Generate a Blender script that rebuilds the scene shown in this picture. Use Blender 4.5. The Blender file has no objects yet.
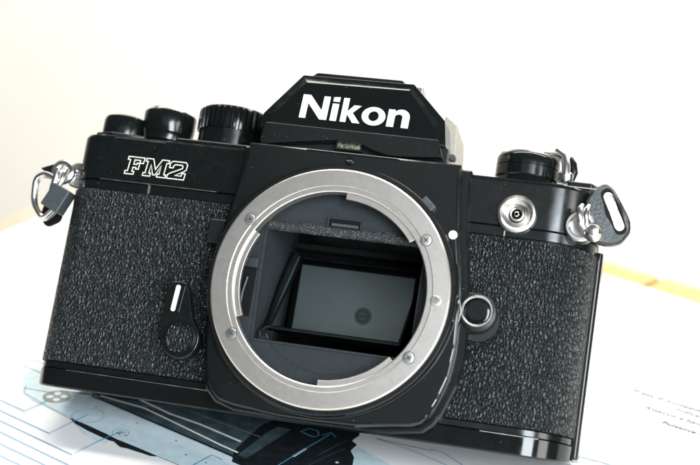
import bpy, bmesh, math, random
from mathutils import Matrix, Vector, noise
random.seed(7)
SC = bpy.context.scene
COL = SC.collection
K = 0.1                       # 1 Blender unit = 1 cm, numbers below are mm
TILT = math.radians(30)       # the camera body leans back on its rear bottom edge
R = math.radians

# ------------------------------------------------------------------ view camera
cam_d = bpy.data.cameras.new('view_camera'); cam = bpy.data.objects.new('view_camera', cam_d); COL.objects.link(cam)
cx = Vector((0.97196, 0.23045, 0.04683)); cyd = Vector((0.11676, -0.30011, -0.94673)); cz = Vector((-0.20412, 0.92565, -0.31860))
m = Matrix((cx, -cyd, -cz)).transposed().to_4x4(); m.translation = Vector((76.786, -349.147, 178.913)) * K
cam.matrix_world = m
cam_d.sensor_width = 36; cam_d.lens = 36 * 1400.0 / 700.0
cam_d.clip_start = 0.5; cam_d.clip_end = 2000
cam_d.dof.use_dof = True; cam_d.dof.focus_distance = 372 * K
cam_d.dof.aperture_fstop = (cam_d.lens * 1e-3) / (5.4 * K)   # 5.4 mm entrance pupil
SC.camera = cam

# ------------------------------------------------------------------ light
w = bpy.data.worlds.new('World'); SC.world = w; w.use_nodes = True
bg = w.node_tree.nodes['Background']; bg.inputs[0].default_value = (0.80, 0.90, 1.0, 1); bg.inputs[1].default_value = 0.10
def area(name, loc, target, sx, sy, power, col):
    l = bpy.data.lights.new(name, 'AREA'); l.shape = 'RECTANGLE'; l.size = sx * K; l.size_y = sy * K
    l.energy = power; l.color = col
    o = bpy.data.objects.new(name, l); COL.objects.link(o); o.location = Vector(loc) * K
    o.rotation_euler = (Vector(target) * K - o.location).to_track_quat('-Z', 'Y').to_euler()
    return o
area('window_light', (780, -430, 330), (0, 0, 40), 300, 490, 36000, (1.0, 0.985, 0.96))
area('front_window_light', (330, -575, 350), (0, 0, 20), 260, 430, 80000, (0.84, 0.935, 1.0))
area('added_front_fill', (60, -1150, 1050), (0, 0, 20), 1000, 620, 8000, (0.95, 0.96, 1.0))  # added dim panel that brightens the mount ring, no such source in the room
area('added_wall_fill', (150, 500, 1300), (100, 1500, 250), 2200, 600, 720000, (1.0, 0.968, 0.885))  # added unseen lamp that turns the wall behind white
SC.view_settings.view_transform = 'Standard'; SC.view_settings.look = 'None'
SC.view_settings.exposure = 0.0; SC.view_settings.gamma = 1.0; SC.view_settings.use_curve_mapping = False
SC.render.engine = 'CYCLES'
SC.cycles.max_bounces = 12; SC.cycles.glossy_bounces = 8; SC.cycles.diffuse_bounces = 5

# ------------------------------------------------------------------ materials
def mat(name, col, rough=0.5, metal=0.0, spec=0.5, coat=0.0, var=0.0, vscale=8.0, bump=0.0, bscale=60.0, rvar=0.0):
    mt = bpy.data.materials.new(name); mt.use_nodes = True
    nt = mt.node_tree; b = nt.nodes['Principled BSDF']
    b.inputs['Base Color'].default_value = (*col, 1); b.inputs['Roughness'].default_value = rough
    b.inputs['Metallic'].default_value = metal; b.inputs['Specular IOR Level'].default_value = spec
    b.inputs['Coat Weight'].default_value = coat
    tc = nt.nodes.new('ShaderNodeTexCoord')
    if var > 0:
        n = nt.nodes.new('ShaderNodeTexNoise'); n.inputs['Scale'].default_value = vscale; n.inputs['Detail'].default_value = 6
        nt.links.new(tc.outputs['Object'], n.inputs['Vector'])
        mp = nt.nodes.new('ShaderNodeMapRange'); mp.inputs['From Min'].default_value = .3; mp.inputs['From Max'].default_value = .7
        mp.inputs['To Min'].default_value = 1 - var; mp.inputs['To Max'].default_value = 1 + var
        nt.links.new(n.outputs['Fac'], mp.inputs['Value'])
        mx = nt.nodes.new('ShaderNodeMix'); mx.data_type = 'RGBA'; mx.blend_type = 'MULTIPLY'; mx.inputs[0].default_value = 1
        mx.inputs[6].default_value = (*col, 1); nt.links.new(mp.outputs[0], mx.inputs[7])
        nt.links.new(mx.outputs[2], b.inputs['Base Color'])
    if rvar > 0:
        n = nt.nodes.new('ShaderNodeTexNoise'); n.inputs['Scale'].default_value = 3.0; n.inputs['Detail'].default_value = 8
        nt.links.new(tc.outputs['Object'], n.inputs['Vector'])
        mp = nt.nodes.new('ShaderNodeMapRange'); mp.inputs['From Min'].default_value = .3; mp.inputs['From Max'].default_value = .7
        mp.inputs['To Min'].default_value = max(rough - rvar, .02); mp.inputs['To Max'].default_value = rough + rvar
        nt.links.new(n.outputs['Fac'], mp.inputs['Value']); nt.links.new(mp.outputs[0], b.inputs['Roughness'])
    if bump > 0:
        n = nt.nodes.new('ShaderNodeTexNoise'); n.inputs['Scale'].default_value = bscale; n.inputs['Detail'].default_value = 4
        nt.links.new(tc.outputs['Object'], n.inputs['Vector'])
        bp = nt.nodes.new('ShaderNodeBump'); bp.inputs['Strength'].default_value = bump; bp.inputs['Distance'].default_value = 0.01
        nt.links.new(n.outputs['Fac'], bp.inputs['Height']); nt.links.new(bp.outputs[0], b.inputs['Normal'])
    return mt

def dusty(mt, amount=0.84, scale=9.0, col=(0.22, 0.24, 0.25)):
    # sparse pale specks of dust on paint
    nt = mt.node_tree; b = nt.nodes['Principled BSDF']
    tc = nt.nodes.new('ShaderNodeTexCoord')
    v = nt.nodes.new('ShaderNodeTexVoronoi'); v.inputs['Scale'].default_value = scale; v.inputs['Randomness'].default_value = 1
    nt.links.new(tc.outputs['Object'], v.inputs['Vector'])
    n = nt.nodes.new('ShaderNodeTexNoise'); n.inputs['Scale'].default_value = 1.1; nt.links.new(tc.outputs['Object'], n.inputs['Vector'])
    a = nt.nodes.new('ShaderNodeMath'); a.operation = 'LESS_THAN'; nt.links.new(v.outputs['Distance'], a.inputs[0]); a.inputs[1].default_value = 0.075
    c = nt.nodes.new('ShaderNodeSeparateColor'); nt.links.new(v.outputs['Color'], c.inputs[0])
    g = nt.nodes.new('ShaderNodeMath'); g.operation = 'GREATER_THAN'; nt.links.new(c.outputs[0], g.inputs[0]); g.inputs[1].default_value = amount
    mu = nt.nodes.new('ShaderNodeMath'); mu.operation = 'MULTIPLY'; nt.links.new(a.outputs[0], mu.inputs[0]); nt.links.new(g.outputs[0], mu.inputs[1])
    mx = nt.nodes.new('ShaderNodeMix'); mx.data_type = 'RGBA'
    nt.links.new(mu.outputs[0], mx.inputs[0])
    src = b.inputs['Base Color'].links[0].from_socket if b.inputs['Base Color'].links else None
    if src: nt.links.new(src, mx.inputs[6])
    else: mx.inputs[6].default_value = b.inputs['Base Color'].default_value
    mx.inputs[7].default_value = (*col, 1)
    nt.links.new(mx.outputs[2], b.inputs['Base Color'])
    return mt

M = {}
M['paint'] = dusty(mat('black_enamel', (0.005, 0.0065, 0.0065), 0.17, spec=0.5, var=.25, rvar=.05, bump=.04, bscale=40))
M['paint_gloss'] = dusty(mat('glossy_black_enamel', (0.005, 0.006, 0.006), 0.12, spec=0.5, rvar=.04, bump=.03, bscale=20), .9)
M['paint_semi'] = dusty(mat('worn_black_enamel', (0.005, 0.0065, 0.0065), 0.15, spec=0.5, rvar=.05, bump=.03, bscale=20), .9)
M['paint_matt'] = mat('matt_black_paint', (0.007, 0.0085, 0.0085), 0.40, spec=0.4, var=.2, bump=.15, bscale=90)
M['grey_wall'] = dusty(mat('dark_grey_anti_glare_paint', (0.017, 0.022, 0.0255), 0.5, spec=0.4, var=.18, bump=.2, bscale=70), .7, 14)
M['flock'] = mat('black_flocking', (0.020, 0.025, 0.028), 0.85, spec=0.25, var=.85, vscale=30, bump=1.0, bscale=45)
M['void'] = mat('unlit_black', (0.003, 0.003, 0.003), 0.7, spec=0.2)
M['chrome'] = mat('polished_chrome', (0.74, 0.73, 0.71), 0.24, 1.0, var=.06)
M['steel'] = mat('worn_satin_steel', (0.62, 0.60, 0.57), 0.32, 1.0, var=.15, rvar=.08)
M['beige'] = mat('dull_beige', (0.42, 0.39, 0.33), 0.4, 0.3, var=.1)
M['steel_dark'] = mat('blackened_steel', (0.12, 0.14, 0.145), 0.35, 1.0)
M['white'] = mat('white_fill_paint', (0.82, 0.82, 0.80), 0.5)
M['cream'] = mat('cream_fill_paint', (0.80, 0.76, 0.66), 0.5)
M['gold_white'] = mat('pale_engraving_paint', (0.80, 0.77, 0.66), 0.4)
M['sleeve'] = mat('dark_grey_plastic', (0.05, 0.06, 0.065), 0.42, var=.15)
M['clip'] = mat('scuffed_black_plastic', (0.022, 0.026, 0.028), 0.34, var=.6, vscale=7, bump=.5, bscale=16, rvar=.12)
M['glass'] = mat('front_silvered_mirror', (0.72, 0.76, 0.76), 0.025, 1.0)
M['screen'] = mat('ground_glass', (0.24, 0.265, 0.27), 0.6, var=.12, vscale=.7)
M['spot'] = mat('split_image_wedge', (0.10, 0.11, 0.11), 0.25)
M['spot_line'] = mat('split_image_collar', (0.035, 0.04, 0.04), 0.25)
M['brassing'] = mat('bare_metal_edge', (0.55, 0.53, 0.48), 0.35, 1.0)
M['lens_clear'] = mat('small_window_glass', (0.30, 0.32, 0.22), 0.12, .6, var=.9, vscale=16, bump=.8, bscale=18)

# foam with sparkling grains
def foam_mat():
    mt = mat('speckled_damper_foam', (0.022, 0.024, 0.025), 0.7, bump=1.0, bscale=40)
    nt = mt.node_tree; b = nt.nodes['Principled BSDF']; tc = nt.nodes.new('ShaderNodeTexCoord')
    n = nt.nodes.new('ShaderNodeTexNoise'); n.inputs['Scale'].default_value = 34; n.inputs['Detail'].default_value = 3
    nt.links.new(tc.outputs['Object'], n.inputs['Vector'])
    r = nt.nodes.new('ShaderNodeValToRGB'); r.color_ramp.elements[0].position = .58; r.color_ramp.elements[0].color = (.012, .014, .015, 1)
    r.color_ramp.elements[1].position = .68; r.color_ramp.elements[1].color = (.26, .27, .26, 1)
    nt.links.new(n.outputs['Fac'], r.inputs[0]); nt.links.new(r.outputs[0], b.inputs['Base Color'])
    return mt
M['foam'] = foam_mat()

# leatherette: elongated pebbles with wrinkles between, as fine relief
def leather_mat():
    mt = bpy.data.materials.new('grained_leatherette'); mt.use_nodes = True
    nt = mt.node_tree; b = nt.nodes['Principled BSDF']
    b.inputs['Base Color'].default_value = (0.006, 0.0092, 0.011, 1)
    tc = nt.nodes.new('ShaderNodeTexCoord'); mp = nt.nodes.new('ShaderNodeMapping')
    mp.inputs['Rotation'].default_value = (0, R(22), 0); mp.inputs['Scale'].default_value = (1.3, 1.0, 0.72)
    nt.links.new(tc.outputs['Object'], mp.inputs[0])
    dn = nt.nodes.new('ShaderNodeTexNoise'); dn.inputs['Scale'].default_value = 9; dn.inputs['Detail'].default_value = 3
    nt.links.new(mp.outputs[0], dn.inputs['Vector'])
    sub = nt.nodes.new('ShaderNodeVectorMath'); sub.operation = 'MULTIPLY_ADD'
    nt.links.new(dn.outputs['Color'], sub.inputs[0]); sub.inputs[1].default_value = (.10, .10, .10)
    nt.links.new(mp.outputs[0], sub.inputs[2])
    v = nt.nodes.new('ShaderNodeTexVoronoi'); v.feature = 'DISTANCE_TO_EDGE'; v.inputs['Scale'].default_value = 9.4
    nt.links.new(sub.outputs[0], v.inputs['Vector'])
    cr = nt.nodes.new('ShaderNodeMapRange'); cr.interpolation_type = 'SMOOTHSTEP'
    cr.inputs['From Min'].default_value = 0.0; cr.inputs['From Max'].default_value = .22
    dm = nt.nodes.new('ShaderNodeMapRange'); dm.inputs['From Max'].default_value = .46; nt.links.new(v.outputs['Distance'], dm.inputs['Value'])
    pw = nt.nodes.new('ShaderNodeMath'); pw.operation = 'POWER'; pw.inputs[1].default_value = .62; nt.links.new(dm.outputs[0], pw.inputs[0])
    nt.links.new(v.outputs['Distance'], cr.inputs['Value'])
    f = nt.nodes.new('ShaderNodeTexNoise'); f.inputs['Scale'].default_value = 26; f.inputs['Detail'].default_value = 5
    nt.links.new(mp.outputs[0], f.inputs['Vector'])
    ad = nt.nodes.new('ShaderNodeMath'); ad.operation = 'MULTIPLY_ADD'; nt.links.new(f.outputs['Fac'], ad.inputs[0]); ad.inputs[1].default_value = .35
    nt.links.new(pw.outputs[0], ad.inputs[2])
    bp = nt.nodes.new('ShaderNodeBump'); bp.inputs['Strength'].default_value = 1.0; bp.inputs['Distance'].default_value = 0.043
    nt.links.new(ad.outputs[0], bp.inputs['Height']); nt.links.new(bp.outputs[0], b.inputs['Normal'])
    rr = nt.nodes.new('ShaderNodeMapRange'); rr.inputs['To Min'].default_value = .5; rr.inputs['To Max'].default_value = .22
    nt.links.new(cr.outputs[0], rr.inputs['Value']); nt.links.new(rr.outputs[0], b.inputs['Roughness'])
    sr_ = nt.nodes.new('ShaderNodeMapRange'); sr_.inputs['To Min'].default_value = .08; sr_.inputs['To Max'].default_value = .68
    nt.links.new(cr.outputs[0], sr_.inputs['Value']); nt.links.new(sr_.outputs[0], b.inputs['Specular IOR Level'])
    return mt
M['leather'] = leather_mat()

# mount ring: satin nickel turned on a lathe, faint circular marks
def ring_mat():
    mt = mat('turned_satin_nickel', (0.66, 0.60, 0.545), 0.34, 1.0)
    nt = mt.node_tree; b = nt.nodes['Principled BSDF']; tc = nt.nodes.new('ShaderNodeTexCoord')
    sep = nt.nodes.new('ShaderNodeSeparateXYZ'); nt.links.new(tc.outputs['Object'], sep.inputs[0])
    zz = nt.nodes.new('ShaderNodeMath'); zz.operation = 'SUBTRACT'; nt.links.new(sep.outputs[2], zz.inputs[0]); zz.inputs[1].default_value = 3.28
    cmb = nt.nodes.new('ShaderNodeCombineXYZ'); nt.links.new(sep.outputs[0], cmb.inputs[0]); nt.links.new(zz.outputs[0], cmb.inputs[2])
    ln = nt.nodes.new('ShaderNodeVectorMath'); ln.operation = 'LENGTH'; nt.links.new(cmb.outputs[0], ln.inputs[0])
    n = nt.nodes.new('ShaderNodeTexNoise'); n.noise_dimensions = '1D'; n.inputs['Scale'].default_value = 60; n.inputs['Detail'].default_value = 5
    nt.links.new(ln.outputs['Value'], n.inputs['W'])
    n2 = nt.nodes.new('ShaderNodeTexNoise'); n2.inputs['Scale'].default_value = 9; n2.inputs['Detail'].default_value = 8; n2.inputs['Roughness'].default_value = .7
    nt.links.new(tc.outputs['Object'], n2.inputs['Vector'])
    ad = nt.nodes.new('ShaderNodeMath'); nt.links.new(n.outputs['Fac'], ad.inputs[0]); nt.links.new(n2.outputs['Fac'], ad.inputs[1])
    mr = nt.nodes.new('ShaderNodeMapRange'); mr.inputs['From Min'].default_value = .7; mr.inputs['From Max'].default_value = 1.3
    mr.inputs['To Min'].default_value = .33; mr.inputs['To Max'].default_value = .40
    nt.links.new(ad.outputs[0], mr.inputs['Value']); nt.links.new(mr.outputs[0], b.inputs['Roughness'])
    bp = nt.nodes.new('ShaderNodeBump'); bp.inputs['Strength'].default_value = .14; bp.inputs['Distance'].default_value = .003
    nt.links.new(n.outputs['Fac'], bp.inputs['Height']); nt.links.new(bp.outputs[0], b.inputs['Normal'])
    r = nt.nodes.new('ShaderNodeValToRGB'); r.color_ramp.elements[0].position = .3; r.color_ramp.elements[0].color = (.66, .615, .565, 1)
    r.color_ramp.elements[1].position = .62; r.color_ramp.elements[1].color = (.69, .64, .59, 1)
    nt.links.new(n2.outputs['Fac'], r.inputs[0]); nt.links.new(r.outputs[0], b.inputs['Base Color'])
    return mt
M['ring'] = ring_mat()

# ------------------------------------------------------------------ mesh helpers (body coordinates: X right, D back from the flange, Z up from the lens axis)
ORG = Vector((0, 46, -32.8))
def link_mesh(name, verts, faces, material, parent=None, bevel=0, seg=2, ang=35, org=None, raw=False, smooth=True):
    og = ORG if org is None else org
    bm = bmesh.new()
    vs = [bm.verts.new(Vector(v) * K if raw else (Vector(v) - og) * K) for v in verts]
    for f in faces:
        try: bm.faces.new([vs[i] for i in f])
        except ValueError: pass
    bmesh.ops.remove_doubles(bm, verts=bm.verts, dist=1e-5)
    bmesh.ops.recalc_face_normals(bm, faces=bm.faces)
    me = bpy.data.meshes.new(name); bm.to_mesh(me); bm.free()
    me.materials.append(material)
    o = bpy.data.objects.new(name, me); COL.objects.link(o)
    if parent: o.parent = parent
    if smooth:
        me.shade_smooth(); me.set_sharp_from_angle(angle=R(ang))
    if bevel:
        bv = o.modifiers.new('edge', 'BEVEL'); bv.width = bevel * K; bv.segments = seg; bv.limit_method = 'ANGLE'; bv.angle_limit = R(ang)
        bv.harden_normals = True
    return o

def loft(layers, closed_ring=False, caps=True):
    # layers: list of point loops of equal length
    n = len(layers[0]); verts = [p for L in layers for p in L]; faces = []
    cnt = len(layers)
    for a in range(cnt if closed_ring else cnt - 1):
        b = (a + 1) % cnt
        for i in range(n):
            j = (i + 1) % n
            faces.append((a * n + i, a * n + j, b * n + j, b * n + i))
    if caps and not closed_ring:
        faces.append(tuple(range(n))); faces.append(tuple((cnt - 1) * n + i for i in range(n)))
    return verts, faces
def XZ(out, d): return [(x, d, z) for x, z in out]
def XD(out, z): return [(x, d, z) for x, d in out]
def lathe_d(cx_, cz_, prof, n=64, closed=False):
    return loft([[(cx_ + r * math.cos(2 * PI * i / n), d, cz_ + r * math.sin(2 * PI * i / n)) for i in range(n)] for r, d in prof], closed)
def lathe_z(cx_, cd_, prof, n=64, closed=False):
    return loft([[(cx_ + r * math.cos(2 * PI * i / n), cd_ + r * math.sin(2 * PI * i / n), z) for i in range(n)] for r, z in prof], closed)
PI = math.pi
def box(x0, x1, d0, d1, z0, z1):
    return loft([[(x0, d0, z), (x1, d0, z), (x1, d1, z), (x0, d1, z)] for z in (z0, z1)])
def sector(r0, r1, a0, a1, d0, d1, n=24):
    L = []
    for i in range(n + 1):
        a = R(a0 + (a1 - a0) * i / n); c, s = math.cos(a), math.sin(a)
        L.append([(r0 * c, d0, r0 * s), (r1 * c, d0, r1 * s), (r1 * c, d1, r1 * s), (r0 * c, d1, r0 * s)])
    return loft(L)
def tube(path, r, n=10, closed=False):
    pts = [Vector(p) for p in path]; L = []; cnt = len(pts)
    up = None
    for i, p in enumerate(pts):
        a = pts[(i - 1) % cnt] if (closed or i > 0) else p
        b = pts[(i + 1) % cnt] if (closed or i < cnt - 1) else p
        t = (b - a).normalized()
        if up is None: up = t.orthogonal().normalized()
        up = (up - t * up.dot(t)).normalized(); s = t.cross(up)
        L.append([tuple(p + (up * math.cos(2 * PI * k / n) + s * math.sin(2 * PI * k / n)) * r) for k in range(n)])
    return loft(L, closed)
def join(*vf):
    V, F = [], []
    for v, f in vf:
        o = len(V); V += list(v); F += [tuple(i + o for i in q) for q in f]
    return V, F
def rrect(x0, x1, d0, d1, rf, rb, n=12, rfr=None):
    out = []; rfr = rfr or rf
    for (cx_, cd_, r, a0) in ((x0 + rf, d0 + rf, rf, 180), (x1 - rfr, d0 + rfr, rfr, 270), (x1 - rb, d1 - rb, rb, 0), (x0 + rb, d1 - rb, rb, 90)):
        for i in range(n + 1):
            a = R(a0 + 90 * i / n); out.append((cx_ + r * math.cos(a), cd_ + r * math.sin(a)))
    return out
XG = 21.7
def split_front(o_):
    # two extra points on the straight front edge, so that the middle can be left open for the mirror box
    k = next(i for i in range(len(o_)) if o_[i][0] < -XG and o_[(i + 1) % len(o_)][0] > XG and o_[i][1] < 20)
    d = o_[k][1]
    return o_[:k + 1] + [(-XG, d), (XG, d)] + o_[k + 1:]
def open_loft(zs, fn, top=False):
    rows = [XD(split_front(fn(o_)), z) for o_, z in zs]
    V, F = loft(rows, caps=False)
    keep = []
    for f in F:
        q = [V[i] for i in f]
        if all(abs(p[0]) <= XG + .01 for p in q) and all(p[1] < 20 for p in q): continue
        keep.append(f)
    n = len(rows[0])
    if top: keep.append(tuple((len(rows) - 1) * n + i for i in range(n)))
    return V, keep
def ray_poly(poly, a):
    dx, dz = math.cos(a), math.sin(a); best = 0
    for i in range(len(poly)):
        x1, z1 = poly[i]; x2, z2 = poly[(i + 1) % len(poly)]
        ex, ez = x2 - x1, z2 - z1; det = dx * ez - dz * ex
        if abs(det) < 1e-9: continue
        t = (x1 * ez - z1 * ex) / det; u = (x1 * dz - z1 * dx) / det
        if t > 0 and -1e-6 <= u <= 1 + 1e-6: best = max(best, t)
    return best
def angles_for(*polys, n=144):
    A = [2 * PI * i / n - PI for i in range(n)]
    for p in polys: A += [math.atan2(z, x) for x, z in p]
    A = sorted(A); o = [A[0]]
    for a in A[1:]:
        if a - o[-1] > 1e-3: o.append(a)
    return o
def annular(outer, inner, seq, n=144):
    # seq: list of (which, offset, d); which 'o'/'i'; outer/inner are polys or radius
    polys = [p for p in (outer, inner) if not isinstance(p, (int, float))]
    A = angles_for(*polys, n=n); rows = []
    for which, off, d in seq:
        s = outer if which == 'o' else inner
        rows.append([((( s if isinstance(s, (int, float)) else ray_poly(s, a)) + off) * math.cos(a), d, ((s if isinstance(s, (int, float)) else ray_poly(s, a)) + off) * math.sin(a)) for a in A])
    return loft(rows, closed_ring=True)
def knurl_z(cx_, cd_, r, z0, z1, teeth, depth, n_per=6):
    n = teeth * n_per; rows = []
    def ring(z, rr, dp):
        L = []
        for i in range(n):
            ph = (i % n_per) / n_per; g = dp if ph < .34 else 0
            a = 2 * PI * i / n; L.append((cx_ + (rr - g) * math.cos(a), cd_ + (rr - g) * math.sin(a), z))
        return L
    rows = [ring(z0, r - depth - .1, 0), ring(z0 + .1, r - .1, depth), ring(z0 + .5, r, depth), ring(z1 - .5, r, depth), ring(z1 - .1, r - .25, depth * .8), ring(z1, r - .7, depth * .3)]
    return loft(rows)

# ------------------------------------------------------------------ scene tree helpers
BODY_ROT = (-TILT, 0, 0)
def b2w(p):
    X, d, z = p; a, b = d - 46, z + 32.8
    return Vector((X, a * math.cos(TILT) + b * math.sin(TILT), -a * math.sin(TILT) + b * math.cos(TILT))) * K
def thing(name, label, cat, org, on_body=True, group=None):
    o = bpy.data.objects.new(name, None); COL.objects.link(o); o.empty_display_size = .5
    o['label'] = label; o['category'] = cat
    if group: o['group'] = group
    if on_body: o.location = b2w(org); o.rotation_euler = BODY_ROT
    else: o.location = Vector(org) * K
    return o
def struct(name, verts, faces, material):
    o = link_mesh(name, verts, faces, material, raw=True, smooth=False); o['kind'] = 'structure'; return o

# ================================================================== SETTING
M['wall'] = mat('white_wall_paint', (0.86, 0.855, 0.83), 0.8, var=.03, vscale=.05)
struct('wall', [(-4000, 1500, -900), (4000, 1500, -900), (4000, 1500, 3500), (-4000, 1500, 3500)], [(0, 1, 2, 3)], M['wall'])
M['floor'] = mat('pale_floor', (0.72, 0.69, 0.64), 0.6, var=.1, vscale=.1)
struct('floor', [(-4000, -1500, -780), (4000, -1500, -780), (4000, 1500, -780), (-4000, 1500, -780)], [(0, 1, 2, 3)], M['floor'])

# table: pale wood, its far corner behind the camera; boards run along the right-hand edge
def wood_mat():
    mt = mat('pale_varnished_wood', (0.66, 0.44, 0.16), 0.4)
    nt = mt.node_tree; b = nt.nodes['Principled BSDF']; tc = nt.nodes.new('ShaderNodeTexCoord'); mp = nt.nodes.new('ShaderNodeMapping')
    mp.inputs['Rotation'].default_value = (0, 0, R(30)); mp.inputs['Scale'].default_value = (.12, 1.6, 1)
    nt.links.new(tc.outputs['Object'], mp.inputs[0])
    n = nt.nodes.new('ShaderNodeTexNoise'); n.inputs['Scale'].default_value = 3; n.inputs['Detail'].default_value = 6; nt.links.new(mp.outputs[0], n.inputs['Vector'])
    r = nt.nodes.new('ShaderNodeValToRGB'); r.color_ramp.elements[0].position = .3; r.color_ramp.elements[0].color = (.43, .29, .075, 1)
    r.color_ramp.elements[1].position = .7; r.color_ramp.elements[1].color = (.53, .38, .12, 1)
    nt.links.new(n.outputs['Fac'], r.inputs[0]); nt.links.new(r.outputs[0], b.inputs['Base Color'])
    return mt
M['wood'] = wood_mat(); M['overexposed_wood'] = mat('overexposed_table_wood', (0.50, 0.40, 0.31), 0.5, var=.12, vscale=1.2)  # second wood is the same table, overexposure put into its colour
u = Vector((math.cos(R(-29.5)), math.sin(R(-29.5)))); vperp = Vector((math.cos(R(79)), math.sin(R(79))))
corner = Vector((-135.5, 271.0))          # far corner of the paper
tc_ = corner + Vector((-8, 20.5))           # far corner of the wood
table = thing('table', 'pale yellow wooden table edge showing beyond the white manual sheet', 'table', (0, 0, -30), False)
A_ = tc_; B_ = tc_ + u * 262; N_ = Vector((u.y, -u.x))     # N_ points to the viewer's side
if N_.y > 0: N_ = -N_
def wpoly(pts, z0, z1):
    return loft([[(x, y, z) for x, y in pts] for z in (z0, z1)])
for (s0, s1, w0, w1) in ((0, 262, 0, 60), (0, 262, 60.4, 140), (0, 262, 140.4, 620), (263.5, 700, -1.5, 620)):
    pts = [tc_ + u * s0 + N_ * w0, tc_ + u * s1 + N_ * w0, tc_ + u * s1 + N_ * w1, tc_ + u * s0 + N_ * w1]
    if s0 == 0:   # left end follows the table's left edge
        def onleft(wd):
            k = wd / (-vperp.dot(N_)); return tc_ - vperp * k
        pts[0] = onleft(w0); pts[3] = onleft(w1)
    if s0 == 0:
        pts[0] = pts[0] + u * 14; pts[3] = pts[3] + u * 14
    vf = wpoly([tuple(p) for p in pts], 29.0 - 22, 29.6)
    link_mesh('board', *vf, M['wood'], table, bevel=.8, raw=True)

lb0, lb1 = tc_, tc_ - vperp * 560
link_mesh('overexposed_edge', *wpoly([tuple(lb0), tuple(lb0 + u * 13.6), tuple(lb1 + u * 13.6), tuple(lb1)], 7.0, 29.62), M['overexposed_wood'], table, bevel=.8, raw=True)  # left edge of the same table, coloured paler for the strong light there
# ================================================================== PRINTED SHEET
def paper_mat():
    mt = mat('white_coated_paper', (0.80, 0.80, 0.79), 0.45, spec=.4, bump=.1, bscale=3)
    return mt
M['paper'] = paper_mat()
M['ink_blue'] = mat('blue_printing_ink', (0.07, 0.26, 0.42), 0.5)
M['ink_black'] = mat('black_printing_ink', (0.012, 0.016, 0.018), 0.35, var=.3, vscale=4)
M['ink_dark'] = mat('dark_teal_halftone', (0.055, 0.085, 0.095), 0.4, var=.45, vscale=2.2)
M['ink_grey'] = mat('grey_halftone', (0.22, 0.23, 0.23), 0.5, var=.4, vscale=9)
M['ink_pale'] = mat('pale_blue_halftone', (0.56, 0.68, 0.73), 0.45, var=.10, vscale=3)
M['ink_paler'] = mat('very_pale_blue_halftone', (0.64, 0.73, 0.77), 0.45, var=.06, vscale=3)
M['ink_text'] = mat('grey_text_ink', (0.05, 0.07, 0.09), 0.5)
M['ink_line'] = mat('light_grey_printed_line', (0.42, 0.48, 0.54), 0.5)

sheet = thing('manual_sheet', 'large white fold-out manual page with blue callout lines, lying under the camera', 'paper sheet', (0, 0, 0), False)
def sheet_mesh():
    nx, ny = 60, 60; V = []; F = []
    c0 = corner; 
    e1 = u; 
    for j in range(ny + 1):
        for i in range(nx + 1):
            wd = j / ny * 560; k = wd / (-vperp.dot(N_)); left = c0 - vperp * k
            p = left + e1 * (i / nx * 470)
            V.append((p.x, p.y, -.12))
    for j in range(ny):
        for i in range(nx):
            a = j * (nx + 1) + i; F.append((a, a + 1, a + nx + 2, a + nx + 1))
    return V, F
link_mesh('page', *sheet_mesh(), M['paper'], sheet, raw=True)
LZ = [0.0]
def flat(name, pts, material, z, parent=sheet, label=None):
    o = link_mesh(name, [(x, y, z) for x, y in pts], [tuple(range(len(pts)))], material, parent, raw=True, smooth=False)
    # n-gon normals must face up
    if o.data.polygons[0].normal.z < 0: o.data.flip_normals()
    if label: o['label'] = label
    return o
def strip(name, pts, wd, material, z, parent=sheet):
    V = []; F = []
    P = [Vector(p) for p in pts]
    for i, p in enumerate(P):
        a = P[max(i - 1, 0)]; b = P[min(i + 1, len(P) - 1)]; t = (b - a).normalized(); n = Vector((-t.y, t.x))
        if 0 < i < len(P) - 1:
            t1 = (p - a).normalized(); n1 = Vector((-t1.y, t1.x)); c = max(n.dot(n1), .4); n = n / c
        V += [(*(p + n * wd / 2), z), (*(p - n * wd / 2), z)]
    for i in range(len(P) - 1): F.append((2 * i, 2 * i + 1, 2 * i + 3, 2 * i + 2))
    o = link_mesh(name, V, F, material, parent, raw=True, smooth=False)
    for f in o.data.polygons:
        if f.normal.z < 0: o.data.flip_normals(); break
    return o
def disc(c, r, n=40): return [(c[0] + r * math.cos(2 * PI * i / n), c[1] + r * math.sin(2 * PI * i / n)) for i in range(n)]
# the printed picture of a camera seen from above
flat('printed_top_plate', [(-94.42, -5.90), (-89.91, -10.06), (-75.01, -17.65), (-61.38, -23.60), (-56.97, -25.72), (-42.87, -31.54), (-29.08, -37.13), (1.46, -49.32), (18.46, -56.27), (20.74, -18.33), (-36.91, 22.19), (-96.81, 25.01), (-99.06, 4.36)], M['ink_pale'], .02)
flat('printed_highlight', [(-78.59, -8.28), (-67.71, -6.29), (-27.90, -24.07), (6.78, -39.72), (7.53, -42.67), (-33.11, -25.51), (-60.45, -15.03), (-80.73, -10.41)], M['ink_paler'], .05)
flat('printed_body', [(-75.88, -0.22), (-68.09, -5.37), (-28.18, -23.25), (-2.42, -35.10), (12.35, -43.20), (8.41, -22.42), (7.40, -15.44), (5.63, -11.95), (6.10, -7.43), (4.63, -6.03), (5.83, -1.71), (4.36, 7.65), (-19.71, 28.17), (-76.38, 24.05)], M['ink_dark'], .08)
strip('printed_line', [(-74.26, -2.54), (-68.09, -5.37), (-28.18, -23.25), (-2.42, -35.10)], .75, M['ink_black'], .14)
strip('printed_line', [(-72.08, -1.79), (-56.84, -5.41), (-42.87, -12.69), (-29.28, -19.92), (-23.20, -22.80)], .7, M['white'], .14)
strip('printed_line', [(-60.16, -0.54), (-48.85, -6.39), (-38.50, -9.97), (-24.38, -16.40)], .8, M['white'], .14)
strip('printed_line', [(-51.04, -0.23), (-38.73, -4.97), (-19.59, -12.26)], .3, M['ink_grey'], .14)
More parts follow.
